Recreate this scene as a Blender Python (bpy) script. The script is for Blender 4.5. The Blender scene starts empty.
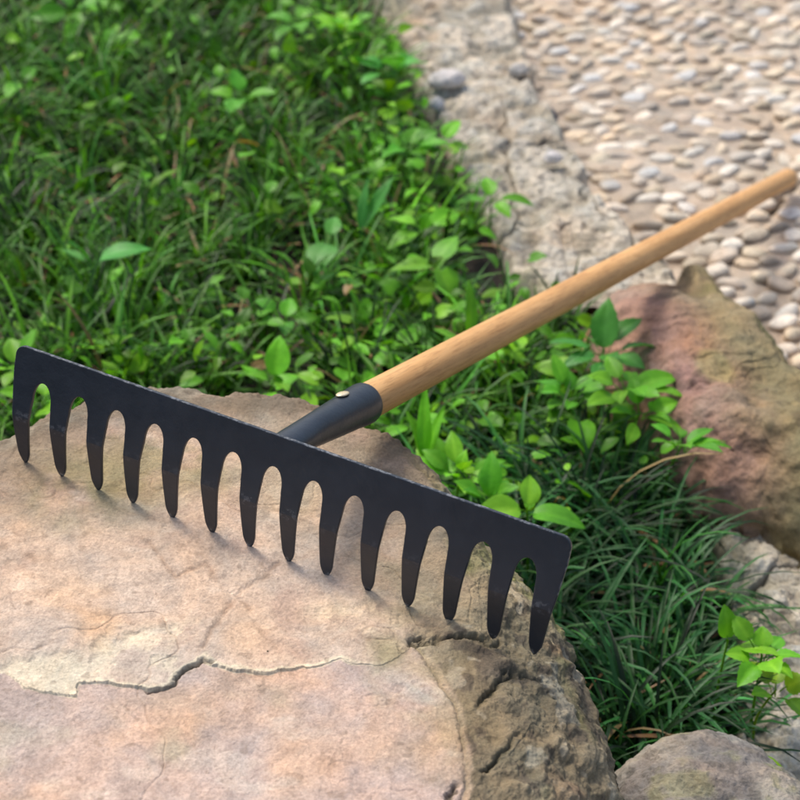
import bpy, bmesh, math, random
import numpy as np
from mathutils import Vector, Matrix

# ------------------------------------------------------------------ camera, light, exposure
sc = bpy.context.scene
TH = math.radians(35.0)
CAMH = 1.135
FPX = 1756.74                      # focal length in pixels of the 800 px photograph
cs, sn = math.cos(TH), math.sin(TH)
cam_d = bpy.data.cameras.new('camera')
cam = bpy.data.objects.new('camera', cam_d)
sc.collection.objects.link(cam)
cam.location = (0, 0, CAMH)
cam.rotation_euler = (math.radians(90) - TH, 0, 0)
cam_d.sensor_width = 36
cam_d.lens = 36 * FPX / 800
cam_d.clip_start = 0.02
cam_d.clip_end = 200
cam_d.dof.use_dof = True
cam_d.dof.focus_distance = 1.17
cam_d.dof.aperture_fstop = 10.5
sc.camera = cam

SUN_EL, SUN_AZ = math.radians(58), math.radians(-42)      # azimuth from +Y, clockwise positive
world = bpy.data.worlds.new('World')
sc.world = world
world.use_nodes = True
wn = world.node_tree
sky = wn.nodes.new('ShaderNodeTexSky')
sky.sky_type = 'NISHITA'
sky.sun_disc = False
sky.sun_elevation = SUN_EL
sky.sun_rotation = SUN_AZ
sky.dust_density = 4.0
sky.ozone_density = 0.6
wn.links.new(sky.outputs[0], wn.nodes['Background'].inputs[0])
wn.nodes['Background'].inputs[1].default_value = 0.115
sun_d = bpy.data.lights.new('sun', 'SUN')
sun_d.energy = 1.5
sun_d.angle = math.radians(16)
sun_d.color = (1.0, 0.95, 0.87)
sun = bpy.data.objects.new('sun', sun_d)
sc.collection.objects.link(sun)
sdir = Vector((math.sin(SUN_AZ) * math.cos(SUN_EL), math.cos(SUN_AZ) * math.cos(SUN_EL), math.sin(SUN_EL)))
sun.rotation_euler = sdir.to_track_quat('Z', 'Y').to_euler()
sc.view_settings.view_transform = 'Standard'
sc.view_settings.look = 'None'
sc.view_settings.gamma = 1
sc.view_settings.use_curve_mapping = False
sc.view_settings.exposure = 0.95

# ------------------------------------------------------------------ helpers
def P(px, py, z=0.0):
    """place on the level z where the photograph shows this point"""
    dx, dy = (px - 400) / FPX, (py - 400) / FPX
    t = (CAMH - z) / (sn + dy * cs)
    return (t * dx, t * (cs - dy * sn))

def poly(pts, z):
    return np.array([P(a, b, z) for a, b in pts])

rng = np.random.default_rng(7)
random.seed(7)

def _hash(ix, iy, iz, seed):
    h = (ix.astype(np.uint32) * np.uint32(374761393) + iy.astype(np.uint32) * np.uint32(668265263)
         + iz.astype(np.uint32) * np.uint32(2147483647 - 5) + np.uint32(seed * 144269 + 77))
    h = (h ^ (h >> np.uint32(13))) * np.uint32(1274126177)
    h = h ^ (h >> np.uint32(16))
    h = (h * np.uint32(2246822519)) ^ (h >> np.uint32(11))
    return (h & np.uint32(0xffffff)).astype(np.float64) / 0xffffff

def vnoise(x, y, z, seed=0):
    fx, fy, fz = np.floor(x), np.floor(y), np.floor(z)
    ix, iy, iz = [(f + 100000).astype(np.int64) for f in (fx, fy, fz)]
    u, v, w = x - fx, y - fy, z - fz
    u, v, w = [a * a * a * (a * (a * 6 - 15) + 10) for a in (u, v, w)]
    r = 0
    for i in (0, 1):
        for j in (0, 1):
            for k in (0, 1):
                r = r + _hash(ix + i, iy + j, iz + k, seed) * (u if i else 1 - u) * (v if j else 1 - v) * (w if k else 1 - w)
    return r * 2 - 1

def fbm(x, y, z, scale, octs=4, seed=0, gain=.5, ridged=False):
    a, s, r, n = 1.0, scale, 0, 0
    for o in range(octs):
        q = vnoise(x * s + o * 17.3, y * s - o * 9.1, z * s + o * 5.7, seed + o)
        if ridged:
            q = 1 - 2 * np.abs(q)
        r = r + a * q
        n += a
        a *= gain
        s *= 2.07
    return r / n

def sstep(a, b, x):
    t = np.clip((x - a) / (b - a), 0, 1)
    return t * t * (3 - 2 * t)

def seg_dist(x, y, pl):
    """unsigned distance and side (sign) to a polyline"""
    best = np.full(x.shape, 1e9)
    side = np.zeros(x.shape)
    for (x0, y0), (x1, y1) in zip(pl[:-1], pl[1:]):
        dx, dy = x1 - x0, y1 - y0
        L = dx * dx + dy * dy + 1e-12
        t = np.clip(((x - x0) * dx + (y - y0) * dy) / L, 0, 1)
        ex, ey = x - (x0 + t * dx), y - (y0 + t * dy)
        d = np.sqrt(ex * ex + ey * ey)
        s = np.sign(dx * (y - y0) - dy * (x - x0))
        m = d < best - 1e-9
        best = np.where(m, d, best)
        side = np.where(m, s, side)
    return best, side

def inside(x, y, pg):
    c = np.zeros(x.shape, bool)
    n = len(pg)
    for i in range(n):
        x0, y0 = pg[i]
        x1, y1 = pg[(i + 1) % n]
        cond = ((y0 > y) != (y1 > y)) & (x < (x1 - x0) * (y - y0) / (y1 - y0 + 1e-15) + x0)
        c ^= cond
    return c

def tag(o, label=None, cat=None, group=None, kind=None):
    for k, v in (('label', label), ('category', cat), ('group', group), ('kind', kind)):
        if v:
            o[k] = v
    return o

def mesh_np(name, V, F, mat, parent=None, smooth=True, attrs=None):
    """F: (n,4) or (n,3) index array"""
    me = bpy.data.meshes.new(name)
    V = np.ascontiguousarray(V, np.float32)
    F = np.ascontiguousarray(F, np.int32)
    k = F.shape[1]
    me.vertices.add(len(V))
    me.vertices.foreach_set('co', V.ravel())
    me.loops.add(F.size)
    me.loops.foreach_set('vertex_index', F.ravel())
    me.polygons.add(len(F))
    me.polygons.foreach_set('loop_start', np.arange(0, F.size, k, dtype=np.int32))
    try:
        me.polygons.foreach_set('loop_total', np.full(len(F), k, np.int32))
    except Exception:
        pass
    me.update(calc_edges=True)
    me.polygons.foreach_set('use_smooth', np.full(len(F), smooth, bool))
    if attrs:
        for an, data in attrs.items():
            if data.ndim == 1:
                a = me.attributes.new(an, 'FLOAT', 'POINT')
                a.data.foreach_set('value', np.ascontiguousarray(data, np.float32))
            else:
                a = me.attributes.new(an, 'FLOAT_COLOR', 'POINT')
                if data.shape[1] == 3:
                    data = np.concatenate([data, np.ones((len(data), 1))], 1)
                a.data.foreach_set('color', np.ascontiguousarray(data, np.float32).ravel())
    if isinstance(mat, (list, tuple)):
        for m in mat:
            me.materials.append(m)
    else:
        me.materials.append(mat)
    o = bpy.data.objects.new(name, me)
    sc.collection.objects.link(o)
    if parent:
        o.parent = parent
    return o

def grid_faces(nu, nv, wrap=False):
    """nu rows, nv columns; wrap joins last column to the first"""
    i = np.arange(nu - 1)[:, None]
    j = np.arange(nv if wrap else nv - 1)[None, :]
    a = i * nv + j
    b = i * nv + (j + 1) % nv
    return np.stack([a, b, b + nv, a + nv], -1).reshape(-1, 4)

def empty(name, loc, label, cat, group=None):
    o = bpy.data.objects.new(name, None)
    sc.collection.objects.link(o)
    o.location = loc
    o.empty_display_size = .03
    return tag(o, label, cat, group)

# ------------------------------------------------------------------ materials
def new_mat(name):
    m = bpy.data.materials.new(name)
    m.use_nodes = True
    nt = m.node_tree
    return m, nt, nt.nodes['Principled BSDF']

class NT:
    def __init__(s, nt):
        s.nt = nt
    def n(s, t, **kw):
        nd = s.nt.nodes.new(t)
        for k, v in kw.items():
            setattr(nd, k, v)
        return nd
    def l(s, a, b):
        s.nt.links.new(a, b)
    def coord(s, kind='Object', scale=(1, 1, 1)):
        tc = s.n('ShaderNodeTexCoord')
        mp = s.n('ShaderNodeMapping')
        mp.inputs['Scale'].default_value = scale
        s.l(tc.outputs[kind], mp.inputs[0])
        return mp.outputs[0]
    def noise(s, vec, scale, detail=6, rough=.6, dist=0.0):
        n = s.n('ShaderNodeTexNoise')
        n.inputs['Scale'].default_value = scale
        n.inputs['Detail'].default_value = detail
        n.inputs['Roughness'].default_value = rough
        n.inputs['Distortion'].default_value = dist
        s.l(vec, n.inputs['Vector'])
        return n.outputs['Fac']
    def ramp(s, fac, stops):
        r = s.n('ShaderNodeValToRGB')
        e = r.color_ramp.elements
        while len(e) < len(stops):
            e.new(.5)
        for q, (p, c) in zip(e, stops):
            q.position = p
            q.color = tuple(c) + (1,) if len(c) == 3 else c
        s.l(fac, r.inputs[0])
        return r.outputs[0]
    def mix(s, fac, a, b, mode='MIX'):
        m = s.n('ShaderNodeMix', data_type='RGBA', blend_type=mode)
        for sock, v in ((m.inputs[0], fac), (m.inputs[6], a), (m.inputs[7], b)):
            if isinstance(v, (int, float)):
                sock.default_value = v
            elif isinstance(v, tuple):
                sock.default_value = v + (1,) if len(v) == 3 else v
            else:
                s.l(v, sock)
        return m.outputs[2]
    def math(s, op, a, b=0.0):
        m = s.n('ShaderNodeMath', operation=op)
        for sock, v in ((m.inputs[0], a), (m.inputs[1], b)):
            if isinstance(v, (int, float)):
                sock.default_value = v
            else:
                s.l(v, sock)
        return m.outputs[0]
    def attr(s, name, out='Fac'):
        a = s.n('ShaderNodeAttribute')
        a.attribute_name = name
        return a.outputs[out]
    def bump(s, h, strength, dist, prev=None):
        b = s.n('ShaderNodeBump')
        b.inputs['Strength'].default_value = strength
        b.inputs['Distance'].default_value = dist
        s.l(h, b.inputs['Height'])
        if prev:
            s.l(prev, b.inputs['Normal'])
        return b.outputs[0]

def stone_mat(name, fine=1.0, rough=.85, bump=.5, mott=.8):
    """stone whose colour is stored on the mesh, broken up by mineral grain"""
    m, nt, b = new_mat(name)
    N = NT(nt)
    v = N.coord()
    col = N.attr('tint', 'Color')
    g1 = N.ramp(N.noise(v, 60 * fine, 8, .7), [(.3, (.62, .60, .58)), (.5, (1, 1, 1)), (.72, (1.35, 1.32, 1.28))])
    g2 = N.ramp(N.noise(v, 420 * fine, 4, .7), [(.3, (.72, .70, .70)), (.5, (1, 1, 1)), (.7, (1.25, 1.25, 1.25))])
    g3 = N.ramp(N.noise(v, 17 * fine, 5, .6, 1.0), [(.35, (.86, .92, .97)), (.65, (1.12, 1.04, .96))])
    c = N.mix(mott, col, g1, 'MULTIPLY')
    c = N.mix(.9, c, g2, 'MULTIPLY')
    c = N.mix(.9, c, g3, 'MULTIPLY')
    N.l(c, b.inputs['Base Color'])
    b.inputs['Roughness'].default_value = rough
    b.inputs['Specular IOR Level'].default_value = .3
    h = N.math('ADD', N.noise(v, 130 * fine, 8, .75), N.math('MULTIPLY', N.noise(v, 600 * fine, 3, .6), .5))
    N.l(N.bump(h, bump, .003), b.inputs['Normal'])
    return m

M_rock = stone_mat('boulder_stone', 1.0, .8, .6, .45)
M_rough = stone_mat('rough_stone', .8, .9, .7)
M_kerb = stone_mat('crumbly_mortar', .9, .95, .9)
M_path = stone_mat('path_stone', .9, .6, .35)

def leaf_mat(name, rough=.42, trans=.35):
    m, nt, b = new_mat(name)
    N = NT(nt)
    col = N.attr('tint', 'Color')
    v = N.coord()
    g = N.ramp(N.noise(v, 90, 4, .6), [(.3, (.75, .8, .7)), (.7, (1.2, 1.12, 1.1))])
    c = N.mix(.8, col, g, 'MULTIPLY')
    sp = N.ramp(N.noise(v, 210, 3, .6), [(.70, (0, 0, 0)), (.74, (1, 1, 1))])
    sp2 = N.ramp(N.noise(v, 30, 2, .5), [(.52, (0, 0, 0)), (.62, (1, 1, 1))])
    c = N.mix(N.math('MULTIPLY', N.math('MULTIPLY', sp, sp2), .7), c, (.22, .15, .05))
    N.l(c, b.inputs['Base Color'])
    N.l(N.bump(N.noise(v, 260, 3, .6), .35, .001), b.inputs['Normal'])
    b.inputs['Roughness'].default_value = rough
    b.inputs['Specular IOR Level'].default_value = .28
    tr = N.n('ShaderNodeBsdfTranslucent')
    N.l(N.mix(1.0, c, (1.3, 1.25, .5), 'MULTIPLY'), tr.inputs[0])
    mx = N.n('ShaderNodeMixShader')
    mx.inputs[0].default_value = trans
    N.l(b.outputs[0], mx.inputs[1])
    N.l(tr.outputs[0], mx.inputs[2])
    N.l(mx.outputs[0], nt.nodes['Material Output'].inputs[0])
    return m

M_grass = leaf_mat('mondo_blade', .45, .3)
M_leaf = leaf_mat('weed_leaf', .45, .35)

def mat_soil():
    m, nt, b = new_mat('soil')
    N = NT(nt)
    v = N.coord()
    N.l(N.ramp(N.noise(v, 25, 8, .7), [(.3, (.012, .009, .006)), (.55, (.035, .024, .015)), (.75, (.07, .05, .032))]), b.inputs['Base Color'])
    b.inputs['Roughness'].default_value = .95
    N.l(N.bump(N.noise(v, 90, 8, .7), .9, .01), b.inputs['Normal'])
    return m
M_soil = mat_soil()

def mat_paint():
    m, nt, b = new_mat('black_paint')
    N = NT(nt)
    v = N.coord()
    n1 = N.noise(v, 30, 6, .6)
    base = N.ramp(n1, [(.3, (.008, .0135, .022)), (.7, (.013, .020, .031))])
    # scuffs and dust: sparse pale flecks where the paint has been knocked
    fl = N.ramp(N.noise(v, 330, 3, .75), [(.71, (0, 0, 0)), (.78, (1, 1, 1))])
    area = N.ramp(N.noise(v, 24, 3, .6), [(.48, (0, 0, 0)), (.66, (1, 1, 1))])
    k = N.mix(1.0, fl, area, 'MULTIPLY')
    wear = N.attr('wear')
    ed = N.ramp(N.noise(v, 240, 4, .75), [(.5, (0, 0, 0)), (.6, (1, 1, 1))])
    k2 = N.math('MULTIPLY', ed, N.math('MULTIPLY', wear, .45))
    c = N.mix(N.math('MULTIPLY', k, .22), base, (.22, .25, .27))
    c = N.mix(k2, c, (.30, .31, .32))
    N.l(c, b.inputs['Base Color'])
    N.l(N.ramp(N.noise(v, 75, 6, .65), [(.3, (.30, .30, .30)), (.7, (.46, .46, .46))]), b.inputs['Roughness'])
    b.inputs['Specular IOR Level'].default_value = .55
    N.l(N.bump(N.noise(v, 260, 5, .6), .22, .001), b.inputs['Normal'])
    return m
M_paint = mat_paint()

def mat_wood():
    m, nt, b = new_mat('beech_wood')
    N = NT(nt)
    v = N.coord('Object', (26, 26, 1.4))
    g = N.noise(v, 3.2, 6, .6, .5)
    c = N.ramp(g, [(.28, (.44, .225, .075)), (.5, (.56, .315, .12)), (.75, (.65, .39, .17))])
    v2 = N.coord('Object', (140, 140, 9))
    f = N.ramp(N.noise(v2, 4, 4, .7), [(.38, (.62, .54, .45)), (.5, (1, 1, 1)), (.8, (1.1, 1.08, 1.05))])
    c = N.mix(.6, c, f, 'MULTIPLY')
    v3 = N.coord('Object', (1, 1, .35))
    c = N.mix(.7, c, N.ramp(N.noise(v3, 14, 4, .6), [(.35, (.84, .8, .76)), (.65, (1.08, 1.06, 1.05))]), 'MULTIPLY')
    gm = N.ramp(N.noise(N.coord('Object', (1, 1, .6)), 55, 5, .7), [(.60, (0, 0, 0)), (.72, (1, 1, 1))])
    c = N.mix(N.math('MULTIPLY', gm, .35), c, (.20, .12, .06))
    N.l(c, b.inputs['Base Color'])
    b.inputs['Roughness'].default_value = .5
    b.inputs['Specular IOR Level'].default_value = .35
    N.l(N.bump(N.noise(v2, 4, 4, .7), .15, .0006), b.inputs['Normal'])
    return m
M_wood = mat_wood()

def mat_rivet():
    m, nt, b = new_mat('bright_rivet')
    N = NT(nt)
    v = N.coord()
    N.l(N.ramp(N.noise(v, 900, 3, .6), [(.3, (.55, .44, .26)), (.7, (.8, .70, .48))]), b.inputs['Base Color'])
    b.inputs['Metallic'].default_value = .5
    b.inputs['Roughness'].default_value = .35
    return m
M_rivet = mat_rivet()

# ------------------------------------------------------------------ ground, bed, path
def grid_sheet(x0, x1, y0, y1, nx, ny):
    xs = np.linspace(x0, x1, nx)
    ys = np.linspace(y0, y1, ny)
    X, Y = np.meshgrid(xs, ys)
    return X.ravel(), Y.ravel(), grid_faces(ny, nx)

BEDZ = 0.07
# outline of the mortar kerb, left and right edge (far to near)
KZ = .095
kl = poly([(318, -90), (350, -40), (373, 0), (412, 55), (434, 112), (462, 172), (492, 222), (510, 268), (560, 312)], KZ)
kr = poly([(470, -90), (494, -40), (508, 0), (526, 70), (560, 130), (590, 190), (628, 225), (658, 250), (684, 288)], KZ)
k2l = poly([(690, 482), (712, 515), (724, 570), (736, 630), (746, 680), (740, 735), (752, 790), (770, 860), (780, 960)], KZ)
k2r = poly([(835, 470), (850, 520), (872, 580), (895, 640), (915, 700), (930, 760), (950, 820), (970, 880), (990, 980)], KZ)
bed_edge = np.concatenate([kl + [.05, 0], poly([(640, 360), (690, 440)], BEDZ), k2l + [.05, 0]])

X, Y, F = grid_sheet(-30, 30, -20, 40, 60, 60)
g = mesh_np('ground', np.stack([X, Y, np.full(X.shape, -.04)], 1), F, M_soil)
tag(g, 'bare brown ground around the planting bed and the path', 'ground', kind='structure')

# planting bed: raised soil left of the kerb
X, Y, F = grid_sheet(-3.2, 1.2, -.4, 5.0, 220, 270)
d, s = seg_dist(X, Y, np.concatenate([[[kl[0, 0] - .8, 5.2]], bed_edge, [[1.0, -.5]]]))
ins = s < 0   # polyline runs towards the viewer: the bed is on its right-hand side
Z = np.where(ins, BEDZ, -.06) + .012 * fbm(X, Y, 0 * X, 9, 4, 3)
keep = ins[F].all(1)
soil = mesh_np('planting_bed', np.stack([X, Y, Z], 1), F[keep], M_soil)
tag(soil, 'dark soil of the raised planting bed under the grass', 'planting bed', kind='structure')

def bed_inside(x, y):
    return inside(x, y, np.concatenate([[[-3.2, 5.0]], [[kl[0, 0] - .6, 5.0]], bed_edge - [.05, 0], [[.4, -.2]], [[-3.2, -.2]]]))

# pebble path: mortar sheet with pebbles set in it, one mesh
def make_path():
    X, Y, F = grid_sheet(-.4, 2.4, .2, 4.6, 420, 660)
    Z = .004 + .004 * fbm(X, Y, 0 * X, 30, 4, 11) + .004 * fbm(X, Y, 0 * X, 5, 2, 15)
    crack = poly([(797, 184), (784, 196), (774, 206), (768, 216)], 0)
    d, s = seg_dist(X, Y, crack)
    cr = 1 - sstep(.002, .009, d + .006 * fbm(X, Y, 0 * X, 40, 3, 16))
    Z -= .04 * cr
    base = np.array([.39, .315, .235])
    n = fbm(X, Y, 0 * X, 6, 4, 21)
    col = base * (1 + .30 * n[:, None]) * np.array([1, 1, 1])
    col = np.where((fbm(X, Y, 0 * X, 3.1, 3, 31) > .12)[:, None], col * [.92, .95, 1.0], col)
    V = [np.stack([X, Y, Z], 1)]
    C = [np.clip(col, .02, 1) * (1 - .85 * cr[:, None])]  # dark spot below the handle tip: shade painted into the crack's mortar
    FF = [np.concatenate([F[:, [0, 1, 2]], F[:, [0, 2, 3]]])]
    off = len(X)
    bm = bmesh.new()
    bmesh.ops.create_icosphere(bm, subdivisions=3, radius=1)
    iv = np.array([v.co[:] for v in bm.verts])
    fi = np.array([[v.index for v in f.verts] for f in bm.faces])
    bm.free()
    pos = []
    sx, sy = .0405, .0265
    cx, cy = P(560, 60, 0)[0], 0
    for r in range(-10, 170):
        for c in range(-5, 66):
            x = -.3 + c * sx + (r % 2) * sx * .5 + rng.normal(0, .0050)
            y = .35 + r * sy + rng.normal(0, .0042)
            # rows run slightly uphill to the right
            y += .16 * (x - .6) + .035 * math.sin(x * 5 + y * 2)
            if rng.random() < .025:
                continue
            pos.append((x, y))
    pos = np.array(pos)
    ok = (pos[:, 1] > .5) & (pos[:, 1] < 4.2) & (pos[:, 0] < 2.2)
    # keep pebbles off the kerb and the boulder
    pg = np.concatenate([[[2.4, 4.6]], [[kr[0, 0] + .0, 4.6]], kr + [.012, 0], poly([(700, 300), (760, 370), (800, 415), (850, 470)], .0) + [.01, 0], k2r + [.02, 0], [[2.4, .2]]])
    ok &= inside(pos[:, 0], pos[:, 1], pg)
    d, s = seg_dist(pos[:, 0], pos[:, 1], crack)
    ok &= d > .012
    pos = pos[ok]
    pal = np.array([[.56, .49, .385], [.52, .44, .32], [.60, .54, .45], [.45, .37, .28], [.53, .52, .49], [.58, .48, .35], [.66, .61, .52], [.44, .38, .31]])
    for k, (x, y) in enumerate(pos):
        a = .0198 * rng.uniform(.62, 1.12)
        b = .0112 * rng.uniform(.70, 1.15)
        c = .0078 * rng.uniform(.8, 1.2)
        th = rng.normal(.38, .38)
        q = iv.copy()
        # squarish, uneven pebble
        ph = rng.uniform(0, 6.28, 3)
        lump = 1 + .10 * np.sin(2.3 * q[:, 0] + ph[0]) * np.cos(2.1 * q[:, 1] + ph[1]) + .07 * np.sin(4 * q[:, 1] + ph[2])
        q = np.sign(q) * np.abs(q) ** .86 * lump[:, None]
        q = q * [a, b, c]
        R = np.array([[math.cos(th), -math.sin(th)], [math.sin(th), math.cos(th)]])
        xy = q[:, :2] @ R.T
        tx, ty = rng.normal(0, .12, 2)
        z = q[:, 2] + tx * xy[:, 0] + ty * xy[:, 1]
        V.append(np.stack([xy[:, 0] + x, xy[:, 1] + y, z + .0045 + rng.normal(0, .001)], 1))
        cc = pal[rng.integers(len(pal))] * rng.uniform(.78, 1.15)
        # mortar smeared round the foot of the pebble
        m = sstep(-.002, .0045, z)[:, None]
        C.append(base * .95 * (1 - m) + cc * m)
        FF.append(fi + off)
        off += len(iv)
    o = mesh_np('pebble_path', np.concatenate(V), np.concatenate(FF), M_path, attrs={'tint': np.concatenate(C)})
    tag(o, 'path of cream pebbles set in tan mortar', 'path', kind='structure')
make_path()

# ------------------------------------------------------------------ mortar kerb
def make_kerb(L, R, seed, label, nl, nw, z0=KZ):
    def resample(p, n):
        s = np.concatenate([[0], np.cumsum(np.linalg.norm(np.diff(p, axis=0), axis=1))])
        t = np.linspace(0, s[-1], n)
        # rounded interpolation
        q = np.stack([np.interp(t, s, p[:, 0]), np.interp(t, s, p[:, 1])], 1)
        w = max(3, n // 40)
        ker = np.hanning(2 * w + 1)
        ker /= ker.sum()
        qp = np.pad(q, ((w, w), (0, 0)), 'edge')
        return np.stack([np.convolve(qp[:, i], ker, 'valid') for i in (0, 1)], 1)
    A, B = resample(L, nl), resample(R, nl)
    # jagged outline
    t = np.linspace(0, 1, nl)
    ja = fbm(t * 40, t * 0, t * 0 + seed, 1, 4, seed) * .010
    jb = fbm(t * 40, t * 0 + 9, t * 0 + seed, 1, 5, seed + 3) * .013
    A = A + np.stack([ja, ja * 0], 1)
    B = B + np.stack([jb, jb * 0], 1)
    u = np.linspace(-.06, 1.07, nw)
    G = A[:, None, :] * (1 - u[None, :, None]) + B[:, None, :] * u[None, :, None]
    X, Y = G[..., 0].ravel(), G[..., 1].ravel()
    U = np.repeat(u[None, :], nl, 0).ravel()
    zz = X * 0
    big = fbm(X, Y, zz, 14, 3, seed)
    mid = fbm(X, Y, zz, 45, 4, seed + 5)
    pit = fbm(X, Y, zz, 80, 4, seed + 9, ridged=True)
    edge = np.clip(np.minimum((U + .06) / .10, (1.07 - U) / .09), 0, 1)
    edge = np.sqrt(1 - (1 - edge) ** 2)
    Z = z0 - .10 + .10 * edge + (.007 * big + .0065 * mid) * edge - .004 * np.clip(pit, 0, 1)
    # slabs and chips
    cell = np.round((big * 2 + mid) * 2.2) / 2.2
    Z += .0035 * cell * edge
    cr = fbm(X, Y, zz, 11, 3, seed + 20)
    crack = np.exp(-(cr / .025) ** 2) * (fbm(X, Y, zz, 4, 2, seed + 25) > 0)
    Z -= .010 * crack * edge
    c0 = np.array([.36, .325, .255])
    c1 = np.array([.53, .49, .41])
    c2 = np.array([.33, .24, .16])
    n1 = sstep(-.25, .35, mid + .3 * big)[:, None]
    col = c0 * (1 - n1) + c1 * n1
    n2 = sstep(.05, .45, fbm(X, Y, zz, 7, 4, seed + 30))[:, None] * .75
    col = col * (1 - n2) + c2 * n2 * 1.25
    n3 = sstep(.0, .35, fbm(X, Y, zz, 9, 4, seed + 40))[:, None] * .35 * (1 - sstep(0, .45, U))[:, None]
    col = col * (1 - n3) + np.array([.12, .15, .04]) * n3
    sp = sstep(.45, .62, fbm(X, Y, zz, 130, 2, seed + 50))[:, None] * .6
    col = col * (1 - sp) + np.array([.16, .14, .12]) * sp
    col = col * (1 - .75 * crack[:, None] * .6)
    o = mesh_np('kerb', np.stack([X, Y, Z], 1), grid_faces(nl, nw)[:, ::-1], M_kerb, attrs={'tint': np.clip(col, .02, .9)})
    tag(o, label, 'kerb', kind='structure')
    return o
make_kerb(kl, kr, 5, 'crumbling pale mortar kerb between the grass and the pebble path', 900, 220)
make_kerb(k2l, k2r, 14, 'crumbling pale mortar kerb below the reddish boulder', 520, 220)

# ------------------------------------------------------------------ boulders
def rock_shape(outline, centre, nr, na, t0f, ztop, zdrop, zbot, bulge, seed):
    """polar skin: flat top that rounds over at the rim and runs down the sides.
    returns X, Y, Z, T (0..1 on top, >1 on the side), phi"""
    c = np.array(centre)
    d = outline - c
    ang = np.arctan2(d[:, 1], d[:, 0])
    rad = np.linalg.norm(d, axis=1)
    o = np.argsort(ang)
    ang, rad = ang[o], rad[o]
    phi = np.linspace(-math.pi, math.pi, na, endpoint=False)
    R = np.interp(phi, np.concatenate([ang - 2 * math.pi, ang, ang + 2 * math.pi]), np.tile(rad, 3))
    w = max(2, na // 90)
    ker = np.hanning(2 * w + 1)
    ker /= ker.sum()
    R = np.convolve(np.concatenate([R[-w:], R, R[:w]]), ker, 'valid')
    nt = int(nr * .72)
    T = np.concatenate([np.linspace(0.002, 1, nt), 1 + np.linspace(0, 1, nr - nt + 1)[1:]])
    Tg, Pg = np.meshgrid(T, phi, indexing='ij')
    Rg = np.repeat(R[None, :], nr, 0)
    t0 = t0f(Pg)
    s = np.clip((Tg - t0) / (1 - t0), 0, 1)
    sd = np.clip(Tg - 1, 0, 1)
    rr = np.minimum(Tg, 1) * Rg + bulge * np.sin(sd * math.pi * .9)
    X = c[0] + rr * np.cos(Pg)
    Y = c[1] + rr * np.sin(Pg)
    zt = ztop(X, Y)
    Z = zt - zdrop * (1 - np.sqrt(np.clip(1 - s * s, 0, 1)))
    zr = zt - zdrop
    Z = np.where(Tg > 1, zr + (zbot - zr) * sd, Z)
    return X, Y, Z, Tg, Pg, s

def rock_normals(X, Y, Z):
    G = np.stack([X, Y, Z], -1)
    du = np.gradient(G, axis=0)
    dv = (np.roll(G, -1, 1) - np.roll(G, 1, 1)) / 2
    n = np.cross(du, dv)
    n /= np.linalg.norm(n, axis=-1, keepdims=True) + 1e-12
    return n

def finish_rock(name, X, Y, Z, C, mat):
    nr, na = X.shape
    V = np.stack([X, Y, Z], -1).reshape(-1, 3)
    F = grid_faces(nr, na, True)
    return mesh_np(name, V, F, mat, attrs={'tint': np.clip(C.reshape(-1, 3), .015, .9)})

def mixc(c, m, col):
    return c * (1 - m[..., None]) + np.array(col) * m[..., None]

def top_plane(x, y):
    return .3592 - .05 * (x - .086) + .05 * (y - .8266)

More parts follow.
